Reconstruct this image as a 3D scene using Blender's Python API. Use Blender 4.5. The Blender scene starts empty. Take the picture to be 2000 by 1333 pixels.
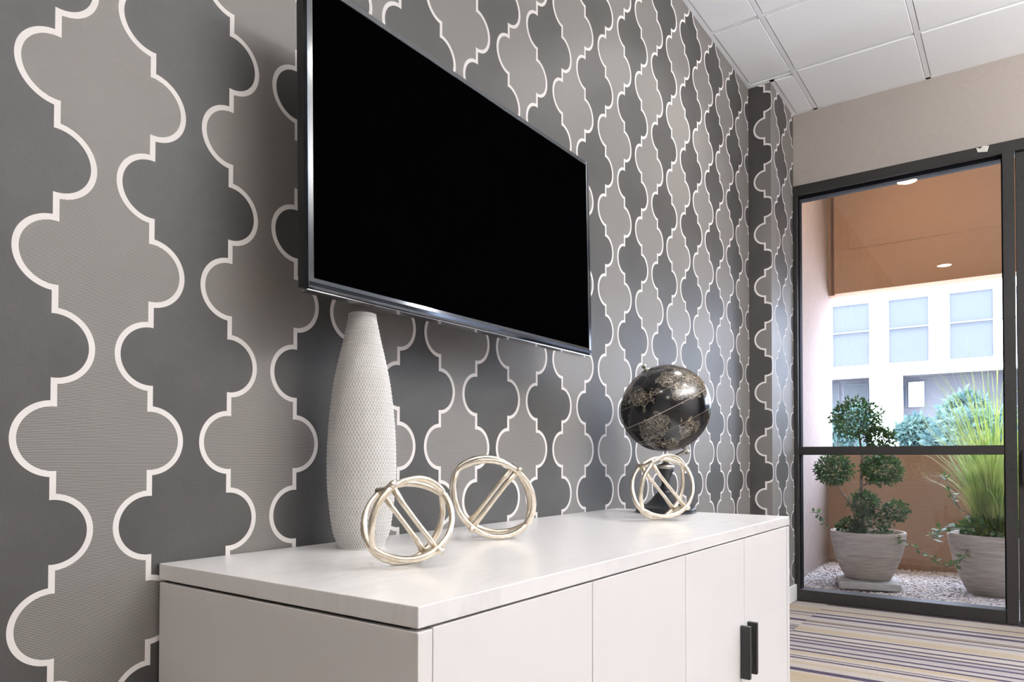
import bpy, bmesh, math, random
from mathutils import Vector, Matrix
random.seed(7)
S = bpy.context.scene
COL = S.collection

# ------------------------------------------------------------------ camera
F_PX, CY = 1385.451, 872.039            # focal length and horizon row in a 2000x1333 frame
YAW, PITCH, ROLL = 0.6241, 0.01738, 0.00129
CAM = Vector((0.0, -1.3, 0.8912))
fw = Vector((math.cos(YAW) * math.cos(PITCH), math.sin(YAW) * math.cos(PITCH), math.sin(PITCH)))
rt0 = Vector((math.sin(YAW), -math.cos(YAW), 0.0))
up0 = rt0.cross(fw)
rt = math.cos(ROLL) * rt0 + math.sin(ROLL) * up0
up = -math.sin(ROLL) * rt0 + math.cos(ROLL) * up0
cd = bpy.data.cameras.new('camera')
cam = bpy.data.objects.new('camera', cd)
COL.objects.link(cam)
M = Matrix((rt, up, -fw)).transposed().to_4x4()
M.translation = CAM
cam.matrix_world = M
cd.sensor_width = 36.0
cd.lens = F_PX / 2000 * 36
cd.shift_y = (CY - 666.5) / 2000
cd.clip_start = 0.02
cd.clip_end = 300
S.camera = cam


def ray(x, y):
    return (rt * ((x - 1000) / F_PX) + up * (-(y - CY) / F_PX) + fw)


def onX(x, y, X):
    v = ray(x, y)
    return CAM + v * ((X - CAM.x) / v.x)


# ------------------------------------------------------------------ world, sun, exposure
S.view_settings.view_transform = 'Standard'
S.view_settings.look = 'None'
S.view_settings.gamma = 1.0
S.view_settings.use_curve_mapping = False
S.view_settings.exposure = 0.0
SKY = 26.0
w = bpy.data.worlds.new('sky')
S.world = w
w.use_nodes = True
wn = w.node_tree
wn.nodes.clear()
wo = wn.nodes.new('ShaderNodeOutputWorld')
wb = wn.nodes.new('ShaderNodeBackground')
wb.inputs['Color'].default_value = (0.66, 0.76, 1.0, 1)
wb.inputs['Strength'].default_value = SKY
wn.links.new(wb.outputs[0], wo.inputs[0])
sl = bpy.data.lights.new('sun', 'SUN')
sl.energy = 6.0
sl.angle = math.radians(1.0)
sl.color = (1.0, 0.95, 0.87)
sun = bpy.data.objects.new('sun', sl)
COL.objects.link(sun)
sun.rotation_euler = Vector((0.62, 0.30, -0.72)).to_track_quat('-Z', 'Y').to_euler()
sun.location = (0, 0, 30)
LAMP_W, LAMP_FAR_W = 14.0, 6.0       # watts of the downlights by the wall / unseen ones put out in the room
PEND_UP, PEND_DOWN = 450.0, 4.0     # watts of the added, unseen linear lamp, upwards and downwards
LAMP_COL = (1.0, 0.98, 0.96)

# ------------------------------------------------------------------ node helpers


class N:
    """tiny expression wrapper around Math nodes"""
    def __init__(s, t, sock):
        s.t, s.s = t, sock

    def _op(s, op, *a):
        n = s.t.nodes.new('ShaderNodeMath')
        n.operation = op
        for i, x in enumerate((s,) + a):
            if isinstance(x, N):
                s.t.links.new(x.s, n.inputs[i])
            else:
                n.inputs[i].default_value = x
        return N(s.t, n.outputs[0])

    def __add__(s, o): return s._op('ADD', o)
    def __sub__(s, o): return s._op('SUBTRACT', o)
    def __mul__(s, o): return s._op('MULTIPLY', o)
    def __truediv__(s, o): return s._op('DIVIDE', o)
    def lt(s, o): return s._op('LESS_THAN', o)
    def gt(s, o): return s._op('GREATER_THAN', o)
    def abs(s): return s._op('ABSOLUTE')
    def sqrt(s): return s._op('SQRT')
    def sin(s): return s._op('SINE')
    def floor(s): return s._op('FLOOR')
    def max(s, o): return s._op('MAXIMUM', o)
    def min(s, o): return s._op('MINIMUM', o)
    def wrap(s, hi, lo): return s._op('WRAP', hi, lo)


class Mat:
    def __init__(s, name, col=(.8, .8, .8), rough=.5, metal=0.0, spec=.5):
        s.m = bpy.data.materials.new(name)
        s.m.use_nodes = True
        s.t = s.m.node_tree
        s.b = s.t.nodes['Principled BSDF']
        s.b.inputs['Base Color'].default_value = (*col, 1)
        s.b.inputs['Roughness'].default_value = rough
        s.b.inputs['Metallic'].default_value = metal
        s.b.inputs['Specular IOR Level'].default_value = spec

    def node(s, typ, **kw):
        n = s.t.nodes.new(typ)
        for k, v in kw.items():
            setattr(n, k, v)
        return n

    def link(s, a, b):
        s.t.links.new(a.s if isinstance(a, N) else a, b)

    def coord(s, kind='Object'):
        return s.node('ShaderNodeTexCoord').outputs[kind]

    def xyz(s, sock):
        n = s.node('ShaderNodeSeparateXYZ')
        s.link(sock, n.inputs[0])
        return [N(s.t, o) for o in n.outputs]

    def noise(s, vec, scale, detail=3, rough=.5):
        n = s.node('ShaderNodeTexNoise')
        s.link(vec, n.inputs['Vector'])
        n.inputs['Scale'].default_value = scale
        n.inputs['Detail'].default_value = detail
        n.inputs['Roughness'].default_value = rough
        return N(s.t, n.outputs['Fac'])

    def mix(s, fac, a, b):
        n = s.node('ShaderNodeMix', data_type='RGBA')
        for inp, x in ((n.inputs[0], fac), (n.inputs[6], a), (n.inputs[7], b)):
            if isinstance(x, N):
                s.link(x, inp)
            elif isinstance(x, bpy.types.NodeSocket):
                s.link(x, inp)
            elif isinstance(x, tuple):
                inp.default_value = (*x, 1)
            else:
                inp.default_value = x
        return n.outputs[2]

    def ramp(s, fac, stops, interp='LINEAR'):
        n = s.node('ShaderNodeValToRGB')
        s.link(fac, n.inputs[0])
        r = n.color_ramp
        r.interpolation = interp
        while len(r.elements) < len(stops):
            r.elements.new(1.0)
        for e, (p, c) in zip(r.elements, stops):
            e.position = p
            e.color = (*c, 1)
        return n.outputs[0]

    def col(s, sock):
        s.link(sock, s.b.inputs['Base Color'])

    def bump(s, h, strength=.3, dist=.002):
        n = s.node('ShaderNodeBump')
        n.inputs['Strength'].default_value = strength
        n.inputs['Distance'].default_value = dist
        s.link(h, n.inputs['Height'])
        s.link(n.outputs[0], s.b.inputs['Normal'])


# ------------------------------------------------------------------ materials
def mat_wallpaper():
    P, Q, XB, Z0, r, lw = 0.3192, 0.3093, 0.508, 0.923, 0.0585, 0.0100
    m = Mat('wallpaper', rough=.5, spec=.3)
    u, v, _ = m.xyz(m.coord('UV'))
    # u measured from a boundary midline, positive towards the pale column centre
    a = ((u - XB - P / 4).wrap(P / 2, -P / 2)).abs()          # distance from pale column centre
    t = (a * -1.0) + P / 4                                     # >0 towards pale centre
    vv = ((v - Z0).wrap(Q / 2, -Q / 2)).abs()                  # 0 at pale bulge, Q/2 at dark bulge
    vd = (vv * -1.0) + Q / 2
    d1 = (t * t + vv * vv).sqrt()
    d2 = (t * t + vd * vd).sqrt()
    arc1 = ((d1 - r).abs()).lt(lw / 2) * t.lt(lw / 2)
    arc2 = ((d2 - r).abs()).lt(lw / 2) * t.gt(-lw / 2)
    seg = (t.abs()).lt(lw / 2) * vv.gt(r - lw / 2) * vd.gt(r - lw / 2)
    line = arc1.max(arc2).max(seg)
    pale = (t.gt(0.0) * d2.gt(r)).max(d1.lt(r))
    cv = m.node('ShaderNodeCombineXYZ')
    m.link(u, cv.inputs[0]); m.link(v, cv.inputs[1])
    vec = cv.outputs[0]
    # woven ground
    st = m.node('ShaderNodeMapping')
    m.link(vec, st.inputs[0]); st.inputs['Scale'].default_value = (60, 900, 1)
    weave = m.noise(st.outputs[0], 1.0, 2)
    st2 = m.node('ShaderNodeMapping')
    m.link(vec, st2.inputs[0]); st2.inputs['Scale'].default_value = (900, 40, 1)
    weave2 = m.noise(st2.outputs[0], 1.0, 2)
    blot = m.noise(vec, 4.0, 4, .6)
    g = (weave + weave2) * .5 * .5 + blot * .5
    dark = m.ramp(g, [(.25, (.036, .035, .034)), (.75, (.080, .077, .075))])
    rip = m.noise(vec, 22.0, 2) * .0015 + v                      # slightly wavy printed rules
    rule = (rip * (2 * math.pi / .00265)).sin()
    rl = ((rule * .9) + .5).max(0.0).min(1.0)
    palec = m.mix(rl, (.050, .046, .043), (.29, .275, .262))
    c = m.mix(pale, dark, palec)
    c = m.mix(line, c, (.72, .685, .67))
    m.col(c)
    ro = (line * .10) + .46 + blot * .10
    m.link(ro, m.b.inputs['Roughness'])
    m.bump(g, .15, .0006)
    return m.m


def mat_noise(name, c1, c2, scale=30, rough=.6, bump=0.0, dist=.002, spec=.4, detail=4, metal=0.0):
    m = Mat(name, c1, rough, metal, spec)
    n = m.noise(m.coord(), scale, detail)
    m.col(m.ramp(n, [(.3, c1), (.7, c2)]))
    if bump:
        m.bump(n, bump, dist)
    return m.m


def mat_stucco():
    m = Mat('stucco_tan', rough=.9, spec=.2)
    co = m.coord()
    n = m.noise(co, 55, 6, .65)
    b = m.noise(co, 1.3, 3)
    m.col(m.mix(b, (.31, .19, .118), (.37, .235, .155)))
    m.bump(n, .55, .012)
    return m.m


def mat_stucco_pale():
    m = Mat('stucco_peach', rough=.9, spec=.2)
    co = m.coord()
    n = m.noise(co, 70, 6, .65)
    b = m.noise(co, 1.3, 3)
    m.col(m.mix(b, (.27, .212, .185), (.30, .238, .21)))
    m.bump(n, .35, .008)
    return m.m


def mat_marble():
    m = Mat('white_laminate_top', rough=.22, spec=.5)
    co = m.coord()
    mp = m.node('ShaderNodeMapping')
    m.link(co, mp.inputs[0])
    mp.inputs['Rotation'].default_value = (0, 0, .5)
    mp.inputs['Scale'].default_value = (1.6, 6.5, 1)
    n = m.noise(mp.outputs[0], 1.6, 6, .62)
    vein = ((n - .5).abs() * 22.0).min(1.0)
    blot = m.noise(co, 2.2, 3)
    f = ((vein * -1.0) + 1.0) * (blot - .42).max(0.0) * 1.6
    m.col(m.mix(f.min(1.0), (.765, .75, .742), (.57, .56, .57)))
    return m.m


def mat_carpet():
    m = Mat('striped_carpet', rough=.95, spec=.1)
    g = m.node('ShaderNodeNewGeometry')
    x, y, z = m.xyz(g.outputs['Position'])
    oi = m.node('ShaderNodeObjectInfo')
    off = (N(m.t, oi.outputs['Random']) * 41.0)
    e = m.node('ShaderNodeCombineXYZ')
    m.link(x * 330, e.inputs[0]); m.link(y * 190, e.inputs[1]); m.link(off, e.inputs[2])
    speck = m.noise(e.outputs[0], 1.0, 2, .7)
    xs = x + (speck - .5) * .004
    xw = xs * 12.0 + off + (xs * 13.0 + off).sin() * .30
    cell = xw.floor()
    f = xw - cell

    def white(k):
        w1 = m.node('ShaderNodeTexWhiteNoise', noise_dimensions='1D')
        m.link(cell + k, w1.inputs['W'])
        return N(m.t, w1.outputs['Value'])
    r1, r2, r3 = white(.0), white(100.5), white(200.5)
    wid = r2 * .24 + .20
    dark = r1.gt(.36) * f.gt(.30) * f.lt(wid + .30)
    # a second fine line beside some of them
    dark = dark.max(r1.gt(.75) * f.gt(.84))
    slow = m.node('ShaderNodeCombineXYZ')
    m.link(xw * .62, slow.inputs[0]); m.link(off, slow.inputs[1])
    tone = m.noise(slow.outputs[0], 1.0, 1)
    base = m.ramp(tone, [(.30, (.23, .21, .21)), (.48, (.34, .30, .26)), (.58, (.31, .24, .14)), (.65, (.33, .29, .255))])
    base = m.mix((speck - .35).max(0.0) * 1.5, base, (.16, .14, .155))
    dk = m.mix((speck - .35).max(0.0) * 1.2, (.030, .021, .045), (.14, .12, .15))
    m.col(m.mix(dark, base, dk))
    m.bump(speck, .7, .004)
    return m.m


def mat_globe():
    m = Mat('globe_black_gold', rough=.16, spec=.6)
    co = m.coord('Object')
    x, y, z = m.xyz(co)
    n1 = m.noise(co, 9.0, 5, .6)
    land = (n1 - .47) * 6.0
    land = land.max(0.0).min(1.0)
    vo = m.node('ShaderNodeTexVoronoi', feature='DISTANCE_TO_EDGE')
    nz = m.node('ShaderNodeTexNoise')
    m.link(co, nz.inputs['Vector']); nz.inputs['Scale'].default_value = 30
    vm = m.node('ShaderNodeVectorMath', operation='MULTIPLY_ADD')
    m.link(nz.outputs['Color'], vm.inputs[0]); vm.inputs[1].default_value = (.05, .05, .05)
    m.link(co, vm.inputs[2])
    m.link(vm.outputs[0], vo.inputs['Vector']); vo.inputs['Scale'].default_value = 58
    ln = N(m.t, vo.outputs['Distance']).lt(.045)
    vo2 = m.node('ShaderNodeTexVoronoi', feature='DISTANCE_TO_EDGE')
    mp = m.node('ShaderNodeMapping')
    m.link(vm.outputs[0], mp.inputs[0]); mp.inputs['Scale'].default_value = (1, 1, 3.0)
    m.link(mp.outputs[0], vo2.inputs['Vector']); vo2.inputs['Scale'].default_value = 60
    ln2 = N(m.t, vo2.outputs['Distance']).lt(.05)
    coast = ((n1 - .5).abs()).lt(.0035)
    eq = (z.abs()).lt(.0011)
    tr = ((z - .065).abs()).lt(.0006).max(((z + .065).abs()).lt(.0006))
    marks = (ln.max(ln2) * land).max(coast).max(eq)
    base = m.mix(land * .8, (.006, .006, .007), (.04, .033, .025))
    c = m.mix(marks * .48, base, (.60, .51, .40))
    c = m.mix(tr * .4, c, (.5, .42, .3))
    m.col(c)
    return m.m


def mat_vase():
    m = Mat('vase_lattice', rough=.75, spec=.3)
    u, v, _ = m.xyz(m.coord('UV'))
    f = ((u * (2 * math.pi)).sin() * 1.0)
    d1 = ((u + v) * math.pi).sin().abs()
    d2 = ((u - v) * math.pi).sin().abs()
    rib = (d1.min(d2) * 2.6).min(1.0)
    co = m.coord('Object')
    wash = m.noise(co, 14, 3)
    hole = m.mix(wash, (.33, .32, .31), (.52, .51, .50))
    m.col(m.mix(rib, (.90, .885, .865), hole))
    return m.m


def mat_gold():
    m = Mat('champagne_metal', (.80, .72, .58), .30, 1.0)
    n = m.noise(m.coord('Object'), 70, 3)
    m.col(m.ramp(n, [(.3, (.70, .60, .46)), (.7, (.88, .82, .72))]))
    m.bump(n, .5, .002)
    return m.m


def mat_glass():
    m = bpy.data.materials.new('window_glass')
    m.use_nodes = True
    t = m.node_tree
    t.nodes.clear()
    o = t.nodes.new('ShaderNodeOutputMaterial')
    mx = t.nodes.new('ShaderNodeMixShader')
    tr = t.nodes.new('ShaderNodeBsdfTransparent')
    gl = t.nodes.new('ShaderNodeBsdfGlossy')
    fr = t.nodes.new('ShaderNodeFresnel')
    tr.inputs[0].default_value = (.985, .99, .99, 1)
    gl.inputs['Roughness'].default_value = 0.0
    fr.inputs[0].default_value = 1.45
    t.links.new(fr.outputs[0], mx.inputs[0])
    t.links.new(tr.outputs[0], mx.inputs[1])
    t.links.new(gl.outputs[0], mx.inputs[2])
    t.links.new(mx.outputs[0], o.inputs[0])
    return m


def mat_emit(name, col, strength):
    m = bpy.data.materials.new(name)
    m.use_nodes = True
    t = m.node_tree
    t.nodes.clear()
    o = t.nodes.new('ShaderNodeOutputMaterial')
    e = t.nodes.new('ShaderNodeEmission')
    e.inputs[0].default_value = (*col, 1)
    e.inputs[1].default_value = strength
    t.links.new(e.outputs[0], o.inputs[0])
    return m


def mat_leaf(name, c1, c2, scale=25, trans=.35):
    m = Mat(name, c1, .55, 0, .35)
    n = m.noise(m.coord('Object'), scale, 2)
    c = m.ramp(n, [(.35, c1), (.65, c2)])
    m.col(c)
    tl = m.node('ShaderNodeBsdfTranslucent')
    m.link(c, tl.inputs[0])
    mx = m.node('ShaderNodeMixShader')
    mx.inputs[0].default_value = trans
    m.link(m.b.outputs[0], mx.inputs[1]); m.link(tl.outputs[0], mx.inputs[2])
    m.link(mx.outputs[0], m.t.nodes['Material Output'].inputs[0])
    return m.m


def mat_pot():
    m = Mat('stone_pot', rough=.85, spec=.2)
    co = m.coord('Object')
    mp = m.node('ShaderNodeMapping')
    m.link(co, mp.inputs[0]); mp.inputs['Scale'].default_value = (6, 6, 90)
    n = m.noise(mp.outputs[0], 1.5, 4)
    m.col(m.ramp(n, [(.3, (.30, .25, .215)), (.7, (.48, .41, .35))]))
    m.bump(n, .4, .004)
    return m.m


WP = mat_wallpaper()
PAINT = mat_noise('greige_paint', (.35, .31, .285), (.37, .33, .30), 60, .8, .08, .001)
WHITE_PAINT = mat_noise('white_trim_paint', (.74, .73, .72), (.78, .77, .76), 40, .5)
TILE = mat_noise('ceiling_tile_board', (.83, .845, .86), (.87, .885, .90), 160, .9, .25, .002, .2)
TEE = Mat('white_tee_metal', (.80, .81, .83), .45).m
CARPET = mat_carpet()
SUB = Mat('subfloor', (.25, .23, .22), .9).m
BRONZE = mat_noise('dark_bronze_metal', (.016, .015, .0145), (.024, .022, .021), 50, .45, .05, .001, .35)
GASKET = Mat('black_gasket', (.006, .006, .009), .7, 0, .1).m
GLASS = mat_glass()
STUCCO = mat_stucco()
PEACH = mat_stucco_pale()
CONCRETE = mat_noise('concrete', (.42, .40, .37), (.55, .52, .48), 20, .9, .3, .004)
CAB = mat_noise('white_cabinet_laminate', (.68, .66, .65), (.695, .675, .665), 8, .35)
TOP = mat_marble()
REVEAL = Mat('black_reveal', (.008, .007, .007), .6).m
BLACK = mat_noise('black_powder_coat', (.010, .010, .010), (.016, .016, .015), 90, .38)
TV_BEZEL = Mat('tv_gloss_bezel', (.012, .015, .02), .12, 0, .6).m
TV_CHROME = Mat('tv_chrome_trim', (.62, .63, .66), .12, 1.0).m
TV_SCREEN = Mat('tv_screen', (.0005, .0005, .0007), .15, 0, .0).m
TV_BACK = Mat('tv_back_plastic', (.012, .012, .013), .5).m
VASE = mat_vase()
GOLD = mat_gold()
GLOBE = mat_globe()
PEWTER = mat_noise('pewter', (.34, .33, .29), (.48, .46, .42), 80, .35, .2, .001, .5, 3, 1.0)
EBONY = mat_noise('ebony_wood', (.010, .011, .014), (.02, .021, .026), 30, .3)
POT = mat_pot()
SOIL = mat_noise('dark_soil', (.03, .022, .016), (.07, .05, .035), 80, .95, .6, .01)
PEBBLE = Mat('pebble_white', rough=.85, spec=.2)
_oi = PEBBLE.node('ShaderNodeNewGeometry')
PEBBLE.col(PEBBLE.ramp(N(PEBBLE.t, _oi.outputs['Random Per Island']),
                       [(0, (.36, .31, .28)), (.25, (.54, .51, .50)), (.6, (.64, .61, .61)), (1, (.52, .46, .41))]))
PEBBLE = PEBBLE.m
BARK = mat_noise('bark', (.10, .07, .05), (.22, .17, .13), 60, .9, .6, .004)
LEAF_TOP = mat_leaf('topiary_leaf', (.013, .042, .013), (.06, .135, .03))
LEAF_GRASS = mat_leaf('grass_blade', (.15, .26, .045), (.40, .45, .13), 8, .55)
LEAF_VINE = mat_leaf('vine_leaf', (.035, .09, .028), (.11, .19, .055), 12)
LEAF_TREE = mat_leaf('tree_leaf', (.022, .055, .055), (.06, .105, .085), 2)
FACADE = mat_noise('white_facade', (.80, .80, .80), (.86, .86, .86), .6, .8)
FAC_SIDING = mat_noise('grey_siding', (.05, .05, .055), (.062, .062, .068), 1.0, .8)
FAC_GLASS = Mat('facade_glass', (.052, .056, .058), .25, 0, .03).m
FAC_FRAME = Mat('facade_frame', (.045, .05, .055), .5).m
FAC_DARK = Mat('facade_louver', (.012, .016, .025), .6).m
TAPE = Mat('old_tape', (.62, .60, .56), .7).m
LED = mat_emit('downlight_glow', (1.0, .92, .80), 42.0)

# ------------------------------------------------------------------ mesh helpers


def obj(name, bm, mat, parent=None, smooth=False):
    me = bpy.data.meshes.new(name)
    bm.to_mesh(me)
    bm.free()
    for m in (mat if isinstance(mat, (list, tuple)) else [mat]):
        me.materials.append(m)
    if smooth:
        for p in me.polygons:
            p.use_smooth = True
    o = bpy.data.objects.new(name, me)
    COL.objects.link(o)
    if parent is not None:
        o.parent = parent
    return o


def empty(name, loc=(0, 0, 0), rz=0):
    o = bpy.data.objects.new(name, None)
    o.location = loc
    o.rotation_euler = (0, 0, rz)
    o.empty_display_size = .05
    COL.objects.link(o)
    return o


def tag(o, label=None, cat=None, group=None, kind=None):
    if label: o['label'] = label
    if cat: o['category'] = cat
    if group: o['group'] = group
    if kind: o['kind'] = kind
    return o


def bx(bm, x0, x1, y0, y1, z0, z1, bev=0.0, seg=2, mi=0):
    r = bmesh.ops.create_cube(bm, size=1)
    vs = r['verts']
    for v in vs:
        v.co = Vector(((x0 + x1) / 2 + v.co.x * (x1 - x0), (y0 + y1) / 2 + v.co.y * (y1 - y0), (z0 + z1) / 2 + v.co.z * (z1 - z0)))
    fs = set(f for v in vs for f in v.link_faces)
    for f in fs:
        f.material_index = mi
    if bev:
        es = list(set(e for v in vs for e in v.link_edges))
        bmesh.ops.bevel(bm, geom=es, offset=bev, segments=seg, affect='EDGES', profile=.5)
    return vs


def box(name, x0, x1, y0, y1, z0, z1, mat, parent=None, bev=0.0, seg=2):
    bm = bmesh.new()
    bx(bm, x0, x1, y0, y1, z0, z1, bev, seg)
    return obj(name, bm, mat, parent)


def lathe(bm, prof, n=48, c=(0, 0, 0), cap=True):
    rings = []
    for r, z in prof:
        rings.append([bm.verts.new((c[0] + r * math.cos(2 * math.pi * i / n), c[1] + r * math.sin(2 * math.pi * i / n), c[2] + z)) for i in range(n)])
    for a, b in zip(rings, rings[1:]):
        for i in range(n):
            bm.faces.new((a[i], a[(i + 1) % n], b[(i + 1) % n], b[i]))
    if cap:
        bm.faces.new(rings[0][::-1])
        bm.faces.new(rings[-1])
    return rings


def tube(bm, pts, rad, n=10, closed=False, cap=True):
    pts = [Vector(p) for p in pts]
    k = len(pts)
    rads = rad if isinstance(rad, (list, tuple)) else [rad] * k
    tang = []
    for i in range(k):
        if closed:
            t = pts[(i + 1) % k] - pts[i - 1]
        else:
            t = pts[min(i + 1, k - 1)] - pts[max(i - 1, 0)]
        tang.append(t.normalized())
    a = Vector((0, 0, 1)) if abs(tang[0].z) < .9 else Vector((1, 0, 0))
    nrm = (a - tang[0] * a.dot(tang[0])).normalized()
    rings = []
    for i in range(k):
        nrm = (nrm - tang[i] * nrm.dot(tang[i])).normalized()
        b = tang[i].cross(nrm)
        rings.append([bm.verts.new(pts[i] + (nrm * math.cos(2 * math.pi * j / n) + b * math.sin(2 * math.pi * j / n)) * rads[i]) for j in range(n)])
    m = k if closed else k - 1
    for i in range(m):
        A, B = rings[i], rings[(i + 1) % k]
        # pick the best alignment when closing
        sh = 0
        if closed and i == k - 1:
            sh = min(range(n), key=lambda s_: (A[0].co - B[s_].co).length)
        for j in range(n):
            bm.faces.new((A[j], A[(j + 1) % n], B[(j + 1 + sh) % n], B[(j + sh) % n]))
    if cap and not closed:
        bm.faces.new(rings[0][::-1])
        bm.faces.new(rings[-1])


def quad(bm, pts, uvs=None, mi=0):
    f = bm.faces.new([bm.verts.new(p) for p in pts])
    f.material_index = mi
    if uvs:
        l = bm.loops.layers.uv.verify()
        for lp, q in zip(f.loops, uvs):
            lp[l].uv = q
    return f


def struct(o):
    o['kind'] = 'structure'
    return o


# ------------------------------------------------------------------ the room
XF, XC, CW, ZC = 4.688, 4.1947, 0.1283, 3.0852
XB, YR = -3.4, -5.8                     # wall behind the camera, wall across the room
TH = .12


# papered wall with the shallow column at its far end (one continuous L-shaped surface)
UC = 0.508 + 13 * .3192 + .036          # paper runs on round the column corner
bm = bmesh.new()
ZT_ = ZC + .06
ZV = .045
quad(bm, [(XB, 0, 0), (XC, 0, 0), (XC, 0, ZT_), (XB, 0, ZT_)], [(XB, 0), (XC, 0), (XC, ZT_), (XB, ZT_)])
quad(bm, [(XC, 0, 0), (XC, -CW, 0), (XC, -CW, ZT_), (XC, 0, ZT_)], [(UC - CW, -ZV), (UC, -ZV), (UC, ZT_ - ZV), (UC - CW, ZT_ - ZV)])
quad(bm, [(XC, -CW, 0), (XF + .02, -CW, 0), (XF + .02, -CW, ZT_), (XC, -CW, ZT_)],
     [(UC, -ZV), (UC + XF - XC, -ZV), (UC + XF - XC, ZT_ - ZV), (UC, ZT_ - ZV)])
# backing so the wall is a solid
quad(bm, [(XB, .14, 0), (XB, .14, ZT_), (XF + .02, .14, ZT_), (XF + .02, .14, 0)])
struct(obj('wall_left', bm, WP))

# window wall
WH = 2.622                              # window head
DR = -2.45                              # far jamb of the door opening
bm = bmesh.new()
bx(bm, XF, XF + .16, YR, -CW + .002, WH, 3.69)
bx(bm, XF, XF + .16, DR - .12, DR, 0, WH)
bx(bm, XF, XF + .16, YR, -5.5, 0, WH)
wall_far = struct(obj('wall_far', bm, PAINT))
struct(box('wall_right', XB - TH, XF + .16, YR - TH, YR, -.12, ZC + .25, WHITE_PAINT))
struct(box('wall_back', XB - TH, XB, YR, 0.14, -.12, ZC + .25, WHITE_PAINT))
struct(box('baseboard_left', XC - .012, XF, -CW - .012, -CW - .001, 0.004, .104, WHITE_PAINT, bev=.002))
struct(box('baseboard_column', XC - .012, XC - .001, -CW - .012, -.001, 0.004, .104, WHITE_PAINT))
struct(box('baseboard_wall', 2.53, XC - .012, -.012, -.001, 0.004, .104, WHITE_PAINT))

# floor: sub-floor and carpet planks laid in line
floor = struct(box('floor', XB, XF + .05, YR, 0.0, -.12, -.006, SUB))
pm = bmesh.new()
bx(pm, -.2493, .2493, -.4993, .4993, -.006, 0.0)
pl = bpy.data.meshes.new('carpet_plank')
pm.to_mesh(pl); pm.free()
pl.materials.append(CARPET)
ny = 0
y = -.32 + 1.0
y0 = -.32
for j in range(-1, 6):
    yc = y0 - j * 1.0 - .5
    for i in range(17):
        xc = XF - .25 - i * .5
        if xc < XB or yc < YR - .2 or yc - .5 > 0:
            continue
        o = bpy.data.objects.new('carpet_plank', pl)
        o.location = (xc, yc, 0)
        if yc + .5 > 0:                              # cut plank along the papered wall
            o.scale.y = (-(yc - .5)) / 1.0
            o.location.y = (yc - .5) / 2
        if yc - .5 < YR:
            continue
        COL.objects.link(o)
        o.parent = floor

# ceiling: slab, lay-in tiles, tees, wall angle
ceil = struct(box('ceiling', XB - .1, XF + .16, YR, .14, ZC + .045, ZC + .25, WHITE_PAINT))
TX, TY, TP = 4.145, -.268, .61
tm = bmesh.new()
bx(tm, -TP / 2 + .0075, TP / 2 - .0075, -TP / 2 + .0075, TP / 2 - .0075, 0.004, .022)
bx(tm, -TP / 2 + .015, TP / 2 - .015, -TP / 2 + .015, TP / 2 - .015, -.004, .0045, .002, 1)
tme = bpy.data.meshes.new('ceiling_tile')
tm.to_mesh(tme); tm.free()
tme.materials.append(TILE)
LIGHTS = [(3.157, -.58, LAMP_W), (.15, -.60, LAMP_W * .3), (2.45, -1.95, LAMP_FAR_W * 1.7), (1.65, -3.02, LAMP_FAR_W), (-1.35, -2.3, LAMP_FAR_W * 4), (1.65, -4.85, LAMP_FAR_W)]  # last four are unseen, put in for the room's light


def tile_piece(x0, x1, y0, y1):
    b = bmesh.new()
    bx(b, x0 + .0075, x1 - .0075, y0 + .0075, y1 - .0075, .004, .022)
    bx(b, x0 + .015, x1 - .015, y0 + .015, y1 - .015, -.004, .0045, .002, 1)
    o = obj('ceiling_tile', b, TILE, ceil)
    o.location = (0, 0, ZC)
    return o


xs = [TX + TP * k for k in range(-12, 1)]
xs = [XB + .012] + [x for x in xs if x > XB + .05] + [XF - .012]
ys = [TY - TP * k for k in range(0, 9)]
ys = [-.012] + [y for y in ys if y > YR + .05] + [YR + .012]
for a, b in zip(xs, xs[1:]):
    for c, d in zip(ys, ys[1:]):
        if abs(b - a - TP) < 1e-3 and abs(c - d - TP) < 1e-3:
            o = bpy.data.objects.new('ceiling_tile', tme)
            COL.objects.link(o)
            o.parent = ceil
            o.location = ((a + b) / 2, (c + d) / 2, ZC)
        elif b > XC and c > -CW - .02:              # cut round the column
            if a < XC - .02:
                tile_piece(a, XC - .012, d, c)
            tile_piece(max(a, XC - .012), b, d, -CW - .012)
        else:
            tile_piece(a, b, d, c)
for x in xs[1:-1]:
    o = box('cross_tee', x - .0075, x + .0075, YR, -.001 if x < XC else -CW - .001, -.0005, .03, TEE, ceil)
    o.location.z = ZC
for y in ys[1:-1]:
    bm = bmesh.new()
    bx(bm, XB, XF - .001, y - .012, y + .012, -.003, .03)
    o = obj('main_tee', bm, TEE, ceil)
    o.location.z = ZC
bm = bmesh.new()
A = .022
bx(bm, XB, XC - .001, -A, -.0005, -.003, 0.004)
bx(bm, XC - A, XC - .0005, -CW - A, -A, -.003, 0.004)
bx(bm, XC - A, XF - .001, -CW - A, -CW - .0005, -.003, 0.004)
bx(bm, XF - A, XF - .0005, YR, -CW - A, -.003, 0.004)
o = obj('wall_angle', bm, TEE, ceil)
o.location.z = ZC

# ------------------------------------------------------------------ window and door frame
FX0, FX1 = XF - .012, XF + .10
win = struct(empty('window_1', (0, 0, 0)))
YL, YP0, YP1 = -CW - .001, -1.222, -1.276    # left jamb, post
HB = 2.560


def part(name, dims, mat, parent, bev=.002):
    return box(name, *dims, mat, parent, bev, 1)


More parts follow.
